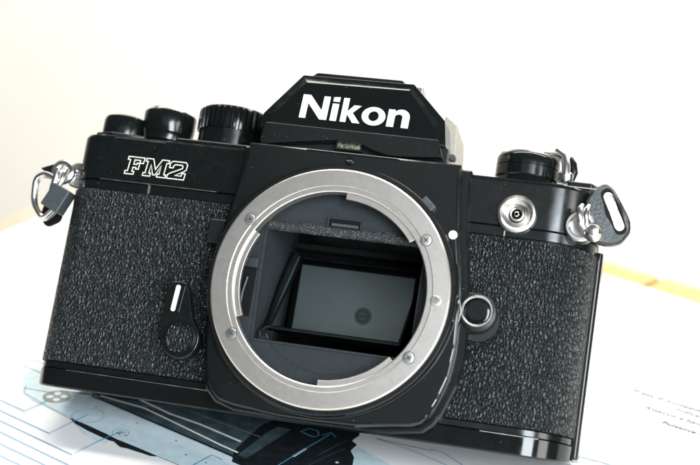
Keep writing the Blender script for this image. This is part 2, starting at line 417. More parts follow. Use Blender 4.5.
flat('printed_shadow', [(-21.90, -4.60), (-17.67, 2.20), (-15.12, 11.38), (4.36, 7.65), (5.80, -2.43), (4.63, -6.03), (6.49, -7.92), (5.63, -11.95), (7.40, -15.44), (8.41, -22.42), (12.35, -43.20), (-23.17, -28.19), (-24.58, -22.05)], M['ink_black'], .11)
flat('printed_bar', [(-19.06, -8.23), (-17.26, -4.35), (-13.28, -4.97), (-20.13, -25.40), (-22.85, -23.90)], M['ink_dark'], .14)
strip('printed_line', [(-2.10, -4.38), (-6.48, -15.07), (-10.58, -25.54), (-12.90, -31.78)], .35, M['ink_blue'], .20)
strip('printed_line', [(-6.29, -14.70), (-8.43, -20.30)], .8, M['ink_paler'], .17)
strip('printed_line', [(-10.39, -5.30), (-8.44, -2.68), (-5.92, -3.40), (-4.89, -6.03), (-6.21, -7.50), (-10.39, -5.30)], .3, M['ink_blue'], .20)
strip('printed_line', [(-4.06, -5.76), (-2.12, -3.16), (-0.05, -5.69)], .3, M['ink_blue'], .20)
flat('printed_crescent', [(-74.70, -17.68), (-67.76, -20.47), (-61.19, -23.54), (-56.97, -25.72), (-50.08, -28.43), (-42.79, -31.51), (-44.72, -31.91), (-51.91, -29.90), (-54.51, -29.61), (-57.35, -27.16), (-58.78, -27.02), (-61.64, -25.78), (-66.41, -23.58), (-71.18, -20.85)], M['ink_black'], .08)
flat('printed_tint', [(-72.55, -19.80), (-71.18, -20.85), (-66.41, -23.58), (-61.64, -25.78), (-58.78, -27.02), (-58.49, -29.10), (-61.10, -28.42), (-66.34, -25.79)], M['ink_paler'], .05)
D0 = Vector([(-83.53, -6.30)][0])
flat('printed_dial', disc(D0, 4.1), M['ink_grey'], .08)
for a in (20, 110, 200, 290):
    c = D0 + Vector((math.cos(R(a)), math.sin(R(a)))) * 2.0
    flat('printed_petal', disc(c, 1.05, 20), M['ink_paler'], .11)
D1 = [(-70.18, -14.87)][0]
for nm_, ctr_, r_, mt_ in (('printed_circle', D1, 4.5, 'ink_grey'), ('printed_circle', [(-57.50, -21.85)][0], 2.3, 'ink_grey')):
    pts = disc(ctr_, r_, 48); strip(nm_, pts + pts[:1], .16, M[mt_], .08)
c = Vector([(-57.20, -21.94)][0])
for q in range(7):
    a = c + Vector((random.uniform(-1.5, 1.2), random.uniform(-.7, .8))); b_ = a + Vector((random.uniform(.3, 1), random.uniform(-.9, .9)))
    strip('printed_squiggle', [tuple(a), tuple(b_)], .28, M['ink_black'], .11)
flat('printed_glint', [(-78.88, -3.42), (-75.48, -2.60), (-74.54, -4.06), (-77.79, -4.47)], M['white'], .11)
strip('printed_line', [(-95.05, -3.94), (-83.51, -4.29), (-68.06, -3.96), (-52.83, -3.63)], .35, M['ink_grey'], .10)
strip('printed_line', [(-84.36, -2.42), (-69.09, -1.48), (-50.92, -0.54)], .6, M['ink_black'], .12)
strip('printed_line', [(-75.01, -17.65), (-93.56, -7.04), (-95.11, -2.50)], .2, M['ink_grey'], .11)
strip('printed_line', [(-42.87, -31.54), (-29.08, -37.13)], .22, M['ink_grey'], .11)
flat('printed_highlight', [(-74.29, -8.20), (-66.04, -8.83), (-51.85, -14.10), (-37.22, -21.96), (-37.66, -23.97), (-52.91, -19.01), (-67.20, -13.32)], M['ink_paler'], .045)
for px_ in [(-55.39, -14.97), (-36.10, -28.32), (-70.29, -8.91), (-41.43, -21.50), (-29.55, -30.90)]:
    flat('printed_dot', disc(px_, .3, 12), M['ink_dark'], .11)
for L in ([(-26.04, -2.68), (-20.47, -3.46), (-21.00, -7.58)], [(-63.36, -7.92), (-52.53, -12.34), (-36.45, -19.20), (-24.21, -24.96)], [(-39.36, -3.15), (-28.50, -6.18), (-20.82, -8.18)]):
    strip('printed_line', L, .2, M['ink_black'], .16)
strip('printed_line', [(-2.14, -17.60), (0.73, -11.11), (3.30, -6.47)], .25, M['ink_dark'], .16)
strip('printed_line', [(-4.70, -26.76), (-0.68, -18.92), (3.89, -11.29)], .2, M['ink_dark'], .16)
flat('printed_dot', disc([(3.73, -19.84)][0], .5, 14), M['ink_paler'], .18)
# callout lines
for L in ([(-110.36, -7.78), (-97.86, -13.63), (-88.11, -18.08), (-84.91, -9.75)], [(-106.84, -14.47), (-94.73, -19.87), (-75.71, -28.44), (-70.38, -14.40)], [(-103.59, -20.65), (-91.81, -25.68), (-64.83, -37.90), (-60.12, -25.90), (-57.63, -21.25)],
          [(-100.15, -27.20), (-88.68, -31.92), (-63.55, -43.37), (-52.44, -48.22)], [(-96.82, -33.53), (-85.55, -38.18), (-69.41, -45.31), (-56.86, -50.79)], [(-93.61, -39.65), (-82.44, -44.37), (-75.53, -47.34), (-61.02, -53.81)], [(-38.76, -48.14), (-32.02, -32.67), (-29.42, -26.33), (-26.05, -27.96)]):
    strip('callout_line', L, .32, M['ink_blue'], .17)
for L in ([(-149.29, 59.17), (-128.40, 47.28), (-99.44, 30.80)], [(-145.29, 51.68), (-125.05, 40.60), (-96.81, 25.01)], [(-140.58, 42.85), (-120.86, 32.24), (-93.62, 17.98)], [(-135.24, 32.84), (-116.46, 23.47), (-90.23, 10.51)], [(-130.91, 24.72), (-112.75, 16.08), (-86.95, 3.29)],[(-173.56, 104.65), (-150.34, 91.02), (-112.89, 68.56)],[(-185.48, 126.99), (-161.39, 113.06), (-121.31, 87.44)],[(-163.61, 86.00), (-140.63, 71.66), (-104.72, 50.26)]):
    strip('printed_rule', L, .34, M['ink_line'], .02)
for L in ([(10.57, -2.31), (21.04, -5.86), (31.47, -11.22), (39.10, -14.59)], [(26.39, -3.51), (30.70, -5.11), (34.19, -8.22), (38.76, -12.36)], [(61.22, 6.01), (66.81, 5.21), (75.35, 2.75), (83.36, 0.04)], [(66.93, 42.04), (83.42, 36.60), (99.26, 30.78), (110.36, 26.26)], [(55.60, 6.64), (72.40, 3.58), (83.36, 0.04)]):
    strip('callout_line', L, .22, M['ink_blue'], .03)
strip('printed_line', [(10.57, -2.31), (17.75, -3.52), (27.28, -4.71)], .25, M['ink_black'], .03)
strip('printed_line', [(45.16, 0.65), (56.23, 0.64), (72.70, -1.12)], .25, M['ink_line'], .03)
# small printed captions
def caption(txt, pos, size, ang=-22.5):
    c = bpy.data.curves.new('caption', 'FONT'); c.body = txt; c.size = size * K; c.offset = .006; c.space_character = 1.05
    o = bpy.data.objects.new('caption', c); COL.objects.link(o); o.parent = sheet
    o.location = (pos[0] * K, pos[1] * K, .004); o.rotation_euler = (0, 0, R(ang)); c.materials.append(M['ink_text'])
    bpy.context.view_layer.update()
    me = bpy.data.meshes.new_from_object(o.evaluated_get(bpy.context.evaluated_depsgraph_get()))
    mo = bpy.data.objects.new('caption', me); COL.objects.link(mo); mo.parent = sheet; mo.location = o.location; mo.rotation_euler = o.rotation_euler
    bpy.data.objects.remove(o); mo.name = 'caption'; mo['kind'] = 'stuff'
    return mo
caption('Presa di accoppiamento', [(78.88, 53.97)][0], 3.0)
caption('Indice rosso', [(91.97, 44.47)][0], 3.0)
caption('Attacco a baionetta', [(82.91, 42.80)][0], 3.0)
caption('Pulsante di sblocco', [(88.12, 34.05)][0], 3.0)

# ================================================================== THE CAMERA
film = thing('film_camera', 'black film camera without a lens, standing tilted back on the white printed page', 'camera', (0, 46, -32.8))
def part(name, vf, material, parent=film, bevel=0, seg=2, ang=35, label=None):
    o = link_mesh(name, vf[0], vf[1], M[material], parent, bevel, seg, ang)
    if label: o['label'] = label
    return o
X0, X1 = -81.1, 65.2
def off(o_): return rrect(X0 - o_, X1 + o_, 13 - o_, 46 + o_, 9 + o_, 7 + o_, rfr=14 + o_)
part('body_shell', open_loft([(-.9, -27), (-.9, 34)], off), 'paint_matt')
bp_ = part('bottom_plate', loft([[(x, d, -34.6 + (d - 13) / 33 * 1.8) for x, d in off(-.5)], [(x, d, -34.15 + (d - 13) / 33 * 1.8) for x, d in off(0)], [(x, d, -33.8 + (d - 13) / 33 * 1.8) for x, d in off(0.01)], XD(off(0.13), -30.0), XD(off(0.15), -29.65), XD(off(-.3), -29.5)]), 'paint_gloss')
part('lower_trim', loft([XD(off(-.35), -29.45), XD(off(-.1), -29.2), XD(off(-.1), -27.8), XD(off(-.3), -27.6)]), 'paint')
part('upper_trim', open_loft([(-.8, 21.2), (-.3, 21.2), (-.15, 21.4), (-.15, 23.7), (-.4, 23.85), (-.8, 23.85)], off), 'paint')
part('top_plate', open_loft([(-.8, 24.0), (-.3, 24.0), (.1, 24.2), (.1, 24.5), (.1, 35.8), (.1, 36.2), (-.25, 36.85), (-.9, 37.1)], off, True), 'paint')
# bare metal shows through along the lower edge of the top plate (left half)
def edge_line(xa, xb, z, d):
    n = 60; V = []; F = []
    for i in range(n + 1):
        x = xa + (xb - xa) * i / n; h = .07 + .10 * max(0, noise.noise(Vector((x * .35, 3, z)))) 
        V += [(x, d, z - h), (x, d, z + h)]
    for i in range(n): F.append((2 * i, 2 * i + 1, 2 * i + 3, 2 * i + 2))
    return V, F
part('worn_edge', edge_line(-72, -38, 24.12, 12.86), 'brassing', label='bare metal line worn through the black paint')
part('worn_edge', edge_line(-71, -30, -29.62, 12.82), 'brassing', label='bare metal line worn through the black paint')
part('worn_edge', edge_line(-70, -55, 36.3, 12.86), 'brassing', label='bare metal line worn through the black paint')
part('worn_edge', edge_line(42, 57, -29.62, 12.82), 'brassing', label='bare metal line worn through the black paint')
# leather panels wrap round the ends
def wrap(x_from, side, d_end, o_, z0, z1, th=.5):
    pts = []
    if side < 0:
        pts.append((x_from, 13)); cxx, cdd = X0 + 9, 22
        for i in range(15): a = R(270 - 90 * i / 14); pts.append((cxx + 9 * math.cos(a), cdd + 9 * math.sin(a)))
        pts.append((X0, d_end))
    else:
        pts.append((x_from, 13)); cxx, cdd = X1 - 14, 27
        for i in range(19): a = R(270 + 86 * i / 18); pts.append((cxx + 14 * math.cos(a), cdd + 14 * math.sin(a)))
    P = [Vector(p) for p in pts]; O = []; I = []
    for i, p in enumerate(P):
        t = (P[min(i + 1, len(P) - 1)] - P[max(i - 1, 0)]).normalized(); n = Vector((t.y, -t.x)) * (1 if side > 0 else -1)
        O.append(p + n * o_); I.append(p + n * (o_ - 1.4))
    loop = O + I[::-1]
    return loft([XD([tuple(q) for q in loop], z0 + .25 if False else z0), XD([tuple(q) for q in loop], z1)])
part('leather_panel', wrap(-26, -1, 40, .35, -27.5, 21.1), 'leather', bevel=.25)
part('leather_panel', wrap(26, 1, 25, .35, -27.5, 20.9), 'leather', bevel=.25)
# back door wraps the ends
part('back_door', loft([XD([(X1 - 4, 27.2), (66.3, 27.2), (66.9, 28), (66.9, 42), (64.6, 46.6), (X0 + 3, 46.6), (X0 - .4, 43), (X0 - .4, 42), (X0 + 2, 42), (X1 - 4, 42)], z) for z in (-32.6, 22.8)]), 'paint', bevel=.4)
part('door_seam', box(X1 - 3, 65.5, 25.4, 27.0, -33, 22), 'void')
# small tick seams beside the mount
part('seam_notch', box(41.2, 41.5, 12.7, 13.4, 21.2, 23.9), 'steel')
part('seam_notch', box(-57.6, -57.3, 12.7, 13.4, 21.2, 23.9), 'steel')

# ---- mount apron
AP = [(28.6, 37.0), (28.4, 34.6), (30.0, 20.6), (32.0, 10.5), (33.7, -1.1), (34.1, -11.1), (33.3, -18.6), (31.5, -24.4), (29.6, -28.9), (28.0, -30.6), (25.6, -31.5), (11.1, -33.7), (.6, -34.0),
      (-8.4, -34.0), (-21.0, -32.9), (-25.1, -32.0), (-27.2, -30.2), (-28.6, -27.8), (-29.7, -22.9), (-31.2, -14.9), (-32.0, -3), (-32.0, 8.8), (-31.4, 13.8), (-30.1, 21.3), (-28.4, 32.4), (-28.6, 37.0)]
part('mount_block', annular(AP, 30.0, [('i', 0, 12.6), ('i', 0, 4.2), ('i', .3, 4.2), ('o', -1.0, 4.2), ('o', -.6, 4.2), ('o', -.15, 4.5), ('o', 0, 5.0), ('o', 0, 8.4), ('o', 0, 12.6)]), 'paint_semi')
AP2 = [(31.0, 37.0), (31.0, 34.6), (32.4, 20.6), (34.2, 10.5), (35.9, -1.1), (36.4, -11.1), (35.3, -19.6), (32.5, -27.4), (30.5, -30.6), (28.2, -32.6), (20, -34.0), (0, -34.4), (-22.0, -34.0), (-27.2, -32.4), (-30.2, -29.6),
       (-31.4, -25.8), (-32.9, -14.9), (-34.0, -3), (-34.0, 8.8), (-33.4, 13.8), (-32.1, 21.3), (-30.9, 32.4), (-31.0, 37.0)]
part('mount_block_base', annular(AP2, 29.0, [('i', 0, 13.4), ('i', 0, 9.0), ('o', -1.0, 9.0), ('o', -.6, 9.0), ('o', 0, 9.6), ('o', 0, 13.4)]), 'paint')
part('ring_seat', annular(32.7, 29.0, [('i', 0, 8), ('i', 0, 1.1), ('o', -.35, 1.1), ('o', 0, 1.5), ('o', .4, 4.6)]), 'paint')
part('groove_ring', annular(33.1, 32.0, [('i', 0, 6), ('i', 0, 3.1), ('o', -.4, 3.1), ('o', 0, 3.5), ('o', .2, 6)]), 'paint_gloss')
# meter coupling lever and small fittings round the ring
def radial_box(ang, r0, r1, wd, d0, d1):
    c, s = math.cos(R(ang)), math.sin(R(ang)); P = []
    for r, t in ((r0, -wd), (r1, -wd), (r1, wd), (r0, wd)): P.append((r * c - t * s, r * s + t * c))
    return loft([XZ(P, d0), XZ(P, d1)])
part('coupling_lever', radial_box(49, 31.5, 34.4, 2.0, 1.9, 4.4), 'sleeve', bevel=.4)
pv = part('preview_button', box(-37.0, -32.4, 8.0, 13.0, 9.2, 15.8), 'paint_matt', bevel=.5)
for i in range(6):
    part('rib', box(-36.6 + i * .72, -36.3 + i * .72, 7.8, 8.1, 9.6, 15.4), 'paint_matt', pv)
part('flash_terminal_screw', lathe_d(-34.6, 1.5, [(.1, 8.4), (1.1, 8.4), (1.3, 8.8), (1.3, 12)], 24), 'paint_gloss')
part('side_screw', lathe_d(-27.2, 26.2, [(.1, 3.9), (.9, 3.9), (1.0, 4.4)], 20), 'paint')
part('index_dot', lathe_d(29.2, 18.2, [(.01, 3.85), (1.0, 3.85), (1.15, 4.0), (1.15, 4.5)], 32), 'white', label='white lens index dot')

# ---- lens mount ring
mr_ = part('lens_mount_ring', lathe_d(0, 0, [(31.3, 2.2), (31.3, .35), (30.9, 0), (26.9, 0), (26.72, .10), (25.5, .12), (25.25, .35), (25.25, 3.6), (29.5, 3.6)], 160, True), 'ring', ang=28)
for a0, a1 in ((37, 88.5), (150, 204.5), (272, 319.5)):
    part('bayonet_lug', sector(23.7, 25.6, a0, a1, 1.0, 2.7), 'ring', mr_, bevel=.15)
def ph_screw(x, z, r, d, parent, base='steel'):
    s_ = part('screw', lathe_d(x, z, [(.05, d - .05), (r * .55, d - .10), (r * .9, d - .02), (r, d + .12), (r, d + .6)], 28), base, parent)
    a = random.uniform(0, 90)
    V = []; F = []
    for k in range(2):
        c, s = math.cos(R(a + 90 * k)), math.sin(R(a + 90 * k)); L = r * .5; t = r * .12
        P = [(x + L * c - t * s, z + L * s + t * c), (x - L * c - t * s, z - L * s + t * c), (x - L * c + t * s, z - L * s - t * c), (x + L * c + t * s, z + L * s - t * c)]
        vf = loft([XZ(P, d - .16), XZ(P, d + .1)]); o = len(V); V += vf[0]; F += [tuple(i + o for i in f) for f in vf[1]]
    link_mesh('cross_slot', V, F, M['void'], s_) if parent is film else None
    if parent is not film:
        part('screw_slot', (V, F), 'sleeve', parent)
    return s_
for x, z in ((-23.5, 15.2), (23.2, 15.2), (-23.3, -15.1), (23.2, -15.1)):
    part('screw_rim', lathe_d(x, z, [(1.45, .06), (1.45, -.03), (1.62, -.03), (1.62, .06)], 28, True), 'sleeve', mr_)
    ph_screw(x, z, 1.42, -.05, mr_)
part('locking_pin', lathe_d(27.9, .1, [(.05, -.9), (1.0, -.9), (1.2, -.7), (1.25, .4)], 24), 'steel', mr_)

# ---- throat and mirror box
part('throat', lathe_d(0, 0, [(29.2, 3.2), (29.2, 3.0), (26.9, 3.0), (27.3, 7.6), (29.2, 7.6)], 96, True), 'grey_wall')
RO = [(22.0, 17.2), (-20.4, 17.2), (-19.3, -14.7), (22.0, -14.7)]
part('mirror_box_front', annular(29.4, RO, [('o', 0, 8.4), ('o', 0, 7.4), ('i', 0, 7.4), ('i', 0, 8.4)]), 'grey_wall')
part('step_plate', annular([(22.7, 17.9), (-21.1, 17.9), (-21.1, 4), (-20.0, -15.5), (22.7, -15.5)], RO, [('o', 0, 7.6), ('o', -.2, 7.1), ('i', .05, 7.1), ('i', 0.05, 7.8)]), 'grey_wall')
part('side_wall', loft([[(-20.4, 7.9, 17.2), (-20.4, 46, 25), (-21.4, 46, 25), (-21.4, 7.9, 25)], [(-19.3, 7.9, -14.7), (-20.0, 46, -17), (-21.4, 46, -17), (-21.4, 7.9, -17)]]), 'flock')
part('side_wall', box(22.1, 23, 7.9, 46, -17, 25), 'void')
part('box_floor', box(-21, 22.05, 8.5, 46, -17, -14.9), 'paint_matt')
part('box_back', box(-21, 22.05, 46, 47, -17, 25), 'void')
part('box_top', box(-21, 22.05, 7.9, 46, 24.8, 26), 'void')
part('upper_baffle', box(-21, 22.05, 35.6, 45, 15.5, 17), 'void')
part('front_header', box(-20.3, 22, 8.5, 10.0, 16.4, 24.8), 'void')
def ragged():
    rg = random.Random(5); n = 90; xs = [-20.3 + 42.2 * i / n for i in range(n + 1)]
    top = [(x, 17.25 + rg.uniform(-.06, .06)) for x in xs]; bot = [(x, 14.85 + rg.uniform(-.22, .18) + .2 * math.sin(x * .9)) for x in xs]
    V = []; F = []
    rows = [(6.95, top), (6.8, [(x, (a + b) / 2 + .5 + rg.uniform(-.15, .15)) for (x, a), (_, b) in zip(top, bot)]), (6.78, [(x, (a + b) / 2 - .5 + rg.uniform(-.15, .15)) for (x, a), (_, b) in zip(top, bot)]), (7.0, bot), (9.6, [(x, 14.9 + rg.uniform(-.1, .1)) for x in xs]), (9.6, [(x, 17.2) for x in xs])]
    L = [[(x, d + rg.uniform(-.07, .07), z) for (x, z) in pts] for d, pts in rows]
    cols = [[L[k][i] for k in range(len(L))] for i in range(n + 1)]
    return loft(cols)
part('damper_foam', ragged(), 'foam', ang=80)
notch = part('release_notch', box(-4.2, 4.5, 6.85, 7.5, 17.0, 19.3), 'void')
part('notch_edge', box(-4.5, 4.8, 6.6, 7.2, 19.3, 19.6), 'grey_wall', notch)
part('notch_edge', box(-4.5, -4.1, 6.5, 7.2, 17.0, 19.6), 'grey_wall', notch)
part('notch_edge', box(4.4, 4.8, 6.5, 7.2, 17.0, 19.6), 'grey_wall', notch)
part('notch_latch', box(-3.3, 3.9, 6.3, 6.9, 17.3, 18.1), 'sleeve', notch, bevel=.15)
part('lever_slot', box(-25.6, -21.5, 6.8, 7.3, -9.2, 3.4), 'void')
part('slot_tab', box(-26.0, -20.9, 5.2, 7.3, 3.5, 6.3), 'grey_wall', bevel=.3)
part('slot_lever', tube([(-24.2, 6.4, -9), (-24.0, 6.2, -3), (-23.4, 6.3, 1)], .35), 'steel_dark')
# mirror, front silvered, at 45 degrees
def mp(x, s):   # s along the slope, 0 bottom .. 1 top
    return (x, 12 + 22.6 * s, -10.2 + 22.6 * s)
def slab(x0, x1, s0, s1, lift0, lift1):
    n = Vector((0, -1, 1)).normalized(); L = []
    for lf in (lift0, lift1):
        L.append([tuple(Vector(mp(x, s)) + n * lf) for x, s in ((x0, s0), (x1, s0), (x1, s1), (x0, s1))])
    return loft(L)
mir = part('mirror', slab(-16.2, 18.0, 0, 1, -.2, 0), 'glass', label='mirror reflecting the pale focusing screen')
part('mirror_holder', slab(-16.9, 18.5, -.035, 1.03, -1.4, -.25), 'paint', mir)
part('mirror_edge', slab(-16.9, 18.5, -.035, -.006, -1.4, .06), 'steel_dark', mir, bevel=.1)
part('mirror_edge', slab(-16.9, -16.3, -.035, 1.02, -.3, .05), 'steel_dark', mir)
part('mirror_edge', slab(-16.9, 18.5, 1.005, 1.03, -.3, .05), 'steel_dark', mir)
fs = part('focusing_screen', box(-19.0, 14.6, 10.4, 34.9, 24.3, 24.75), 'screen')
part('screen_frame', join(box(-20.5, -19.0, 9.9, 36, 23.9, 24.7), box(14.6, 19.8, 9.9, 36, 23.9, 24.7), box(-19, 14.6, 34.9, 36, 23.9, 24.7)), 'void', fs)
SX, SD = 1.1, 22.2
part('split_spot', lathe_z(SX, SD, [(.01, 24.26), (2.55, 24.26), (2.55, 24.29)], 48), 'spot', fs)
part('spot_collar', lathe_z(SX, SD, [(1.45, 24.20), (1.75, 24.20), (1.75, 24.24), (1.45, 24.24)], 48, True), 'spot_line', fs)
part('split_line', box(SX - 1.6, SX + 1.6, SD - .12, SD + .12, 24.20, 24.25), 'spot_line', fs)
arm = part('mirror_arm', tube([(-18.3, 34, 13.4), (-18.4, 29, 7.6), (-18.3, 26.6, 4.9), (-18.5, 22, -2.4), (-18.2, 18, -7.8), (-17.9, 14, -10.8)], 1.0, 10), 'paint_matt')
part('arm_rod', tube([(-17.2, 33.6, 12.6), (-17.3, 24, 1.8), (-17.4, 15, -8.8)], .3, 8), 'sleeve', arm)
sp = part('return_spring', tube([(-17.2 + 1.25 * math.cos(t * .8), 9.2 + t * .16, -14.3 + 1.6 * math.sin(t * .8)) for t in range(0, 34)], .28, 6), 'sleeve')
part('spring_post', tube([(-17.2, 8.6, -14.3), (-17.2, 15, -14.3)], .9, 12), 'paint_matt', sp)
part('spring_arm', tube([(-18.2, 9.2, -15.2), (-18.4, 9.6, -12.6), (-17.4, 10.5, -11.2), (-16.4, 11.4, -10.6)], .5, 8), 'paint_matt', sp)
part('spring_housing', box(-19.1, -14.6, 9.2, 14, -17.5, -11.9), 'void', sp)
part('floor_arc', tube([(28 * 0 + 21.2 * math.cos(R(a)), 7.3, 21.2 * math.sin(R(a)) * 1.0) for a in range(226, 300, 4)], .12, 6), 'grey_wall')

# ---- prism housing
def hexo(xc, wt, zt, wm, zm, wb, zb): return [(xc - wb, zb), (xc - wm, zm), (xc - wt, zt), (xc + wt, zt), (xc + wm, zm), (xc + wb, zb)]
front = [(-24.3, 43.6), (-24.0, 45.3), (-16.6, 55.9), (11.5, 56.4), (20.0, 46.6), (20.3, 43.0)]
front_d = [5.2, 5.5, 7.6, 7.6, 5.6, 5.2]
mid = [(-26.4, 42.0), (-26.0, 45.8), (-17.9, 57.6), (12.1, 57.6), (21.4, 47.6), (22.0, 42.0)]
mid_d = [6.0, 6.3, 8.5, 8.5, 6.4, 6.0]
m2 = [(-27.2, 42.0), (-26.8, 46.0), (-18.2, 58.4), (12.4, 58.8), (22.4, 48.9), (23.6, 42.0)]
back = [(-27.2, 42.0), (-26.8, 46.4), (-17.6, 60.4), (10.6, 60.6), (22.2, 50.0), (23.6, 42.0)]
def lay(o_, ds): return [(x, d, z) for (x, z), d in zip(o_, ds)]
pr = part('prism_housing', loft([lay(front, front_d), lay(mid, mid_d), lay(m2, [6.2, 6.5, 8.9, 8.9, 6.7, 6.3]), lay(m2, [11] * 6), lay(back, [22] * 6), lay(back, [40] * 6)]), 'paint_gloss', bevel=.35, ang=12)
part('hot_shoe', loft([XZ([(-18.0, 57.9), (-15.0, 60.2), (8.6, 60.3), (11.4, 57.9)], d) for d in (11.2, 36)]), 'paint', pr, bevel=.3)
lip = [(-25.6, 43.2), (21.8, 43.2), (23.4, 38.6), (19.6, 38.1), (11.2, 37.4), (7.8, 37.7), (4.2, 38.7), (1.0, 40.0), (-5.5, 40.1), (-9.6, 39.6), (-15.5, 38.8), (-25.8, 36.9), (-26.4, 38)]
part('prism_lip', loft([XZ([(x * .985 - .1, z) for x, z in lip], 5.0), XZ(lip, 5.6), XZ(lip, 13), ]), 'paint', pr, bevel=.4, ang=20)
part('prism_side_cover', loft([XZ([(22.6, 36.8), (24.4, 36.8), (24.6, 46), (24.0, 51.5), (20.6, 54), (20.0, 50)], 19), XZ([(22.6, 36.8), (24.4, 36.8), (24.6, 46), (24.0, 51.5), (20.6, 54), (20.0, 50)], 38)]), 'beige', pr, bevel=.3, label='pale beige strip on the side of the prism')  # pale beige strip beside the black housing
part('side_cover_screw', lathe_d(24.2, 42.0, [(.05, 16.9), (.8, 16.9), (.9, 17.3), (.9, 19.5)], 16), 'sleeve', pr)
part('shoe_contact', box(9.6, 12.4, 24, 30, 60.2, 63.0), 'steel', pr, bevel=.4)
part('prism_recess', box(-27, 24, 9.0, 13, 35, 42), 'paint_matt')
win = part('readout_window', box(-5.4, .9, 7.4, 9.4, 38.7, 40.4), 'lens_clear', bevel=.15)
part('window_frame', annular([(3.6, 1.25), (-3.6, 1.25), (-3.6, -1.25), (3.6, -1.25)], [(3.15, .85), (-3.15, .85), (-3.15, -.85), (3.15, -.85)], [('o', 0, 9), ('o', 0, 7.2), ('i', 0, 7.2), ('i', 0, 9)], n=8), 'paint_matt', win).location = (-.225, 0, 3.955)
part('apron_screw', lathe_d(-.7, 34.6, [(.05, 4.0), (.8, 3.9), (1.15, 4.0), (1.25, 4.5)], 24), 'paint_gloss')
part('screw_slot', box(-1.5, .1, 3.8, 4.1, 34.5, 34.75), 'steel')
# name on the prism, plane leans back: letters as thin raised shapes
def arc(cx_, cy_, rx, ry, a0, a1, n=14): return [(cx_ + rx * math.cos(R(a0 + (a1 - a0) * i / n)), cy_ + ry * math.sin(R(a0 + (a1 - a0) * i / n))) for i in range(n + 1)]
G = {
 'N': (.97, [[(0, 0), (0, 1), (.27, 1), (.745, .38), (.745, 1), (.97, 1), (.97, 0), (.72, 0), (.225, .65), (.225, 0)]]),
 'i': (.27, [[(0, 0), (0, .73), (.26, .73), (.26, 0)], [(0, .82), (0, 1.0), (.26, 1.03), (.26, .82)]]),
 'k': (.86, [[(0, 0), (0, 1.02), (.26, 1.02), (.26, .45), (.52, .74), (.84, .74), (.50, .42), (.90, 0), (.56, 0), (.26, .34), (.26, 0)]]),
 'n': (.80, [[(0, 0), (0, .73), (.24, .73), (.25, .62)] + arc(.49, .45, .31, .31, 130, 0, 12) + [(.80, 0), (.54, 0), (.54, .42)] + arc(.40, .43, .14, .12, 0, 180, 10) + [(.26, .40), (.26, 0)]]),
}
pe = Vector((0, 7.6 - 5.5, 55.9 - 45.3)); pe.normalize()         # up direction of the nameplate
pn = Vector((0, -pe.z, pe.y))
def plate_pt(x, h, lift=.12):   # h above Z 45.3 along the slope
    q = Vector((x, 5.5, 45.3)) + pe * h + pn * lift; return tuple(q)
def glyph(polys, x0, h0, sx, sy, slope=0.0):
    V, F = [], []
    for P in polys:
        vf = loft([[plate_pt(x0 + px * sx, h0 + py * sy + slope * (x0 + px * sx), lf) for px, py in P] for lf in (.14, -.2)])
        o = len(V); V += vf[0]; F += [tuple(i + o for i in f) for f in vf[1]]
    return V, F
xx = -16.7; hh = 7.0; H0 = .15
WID = {'N': (7.05, .97, .85), 'i': (1.65, .26, .95), 'k': (5.1, .90, .15), 'o': (6.0, .84, .55), 'n': (5.5, .80, 0)}
for ch in 'Nikon':
    wmm, wu, gap = WID[ch]; wmm *= 1.07; gap *= 1.07; sx_ = wmm / wu
    if ch == 'o':
        n = 40
        O_ = [(.42 + .42 * math.cos(2 * PI * i / n), .365 + .39 * math.sin(2 * PI * i / n)) for i in range(n)]
        I_ = [(.42 + .185 * math.cos(2 * PI * i / n), .365 + .215 * math.sin(2 * PI * i / n)) for i in range(n)]
        rows = [[plate_pt(xx + px * sx_, H0 + py * hh, lf) for px, py in P] for P, lf in ((O_, -.2), (O_, .14), (I_, .14), (I_, -.2))]
        vf = loft(rows, closed_ring=True)
    else:
        vf = glyph(G[ch][1], xx, H0, sx_, hh)
    part('letter', vf, 'white', pr)
    xx += wmm + gap


# FM2 engraving as outlined slanted letters on the top plate
def outline(P, x0, z0, s, wd=.27, slant=.10, d=12.86):
    # mitred line drawn round a closed polygon
    Q = [Vector((x0 + (x + slant * y) * s, z0 + y * s)) for x, y in P]; V = []; F = []; n = len(Q)
    for i in range(n):
        a, b, c = Q[i - 1], Q[i], Q[(i + 1) % n]
        t1 = (b - a).normalized(); t2 = (c - b).normalized(); n1 = Vector((-t1.y, t1.x)); n2 = Vector((-t2.y, t2.x))
        mm = (n1 + n2); mm = mm / max(mm.length_squared / 2, .35) if mm.length > .01 else n1
        for sgn in (-1, 1):
            q = b + mm * sgn * wd / 2
            V.append((q.x, d, q.y))
    for i in range(n):
        j = (i + 1) % n; F.append((2 * i, 2 * i + 1, 2 * j + 1, 2 * j))
    return V, F
Fp = [(0, 0), (.52, 0), (.52, .17), (.40, .17), (.40, .40), (.58, .40), (.58, .32), (.74, .32), (.74, .66), (.58, .66), (.58, .58), (.40, .58), (.40, .83), (.74, .83), (.74, .68), (.95, .68), (.95, 1), (0, 1), (0, .83), (.14, .83), (.14, .17), (0, .17)]
Mp = [(0, 0), (.44, 0), (.44, .17), (.34, .17), (.34, .68), (.58, .10), (.72, .10), (.94, .68), (.94, .17), (.84, .17), (.84, 0), (1.34, 0), (1.34, .17), (1.22, .17), (1.22, .83), (1.34, .83), (1.34, 1), (.92, 1), (.66, .42), (.40, 1), (0, 1), (0, .83), (.12, .83), (.12, .17), (0, .17)]
Tp = [(0, 0), (1.0, 0), (1.0, .36), (.80, .36), (.80, .2), (.42, .2), (.88, .46), (1.0, .58), (1.0, .86), (.88, 1), (.12, 1), (0, .88), (0, .62), (.22, .62), (.22, .74), (.3, .82), (.70, .82), (.76, .76), (.76, .64), (.10, .30), (0, .2)]
s_ = 4.95
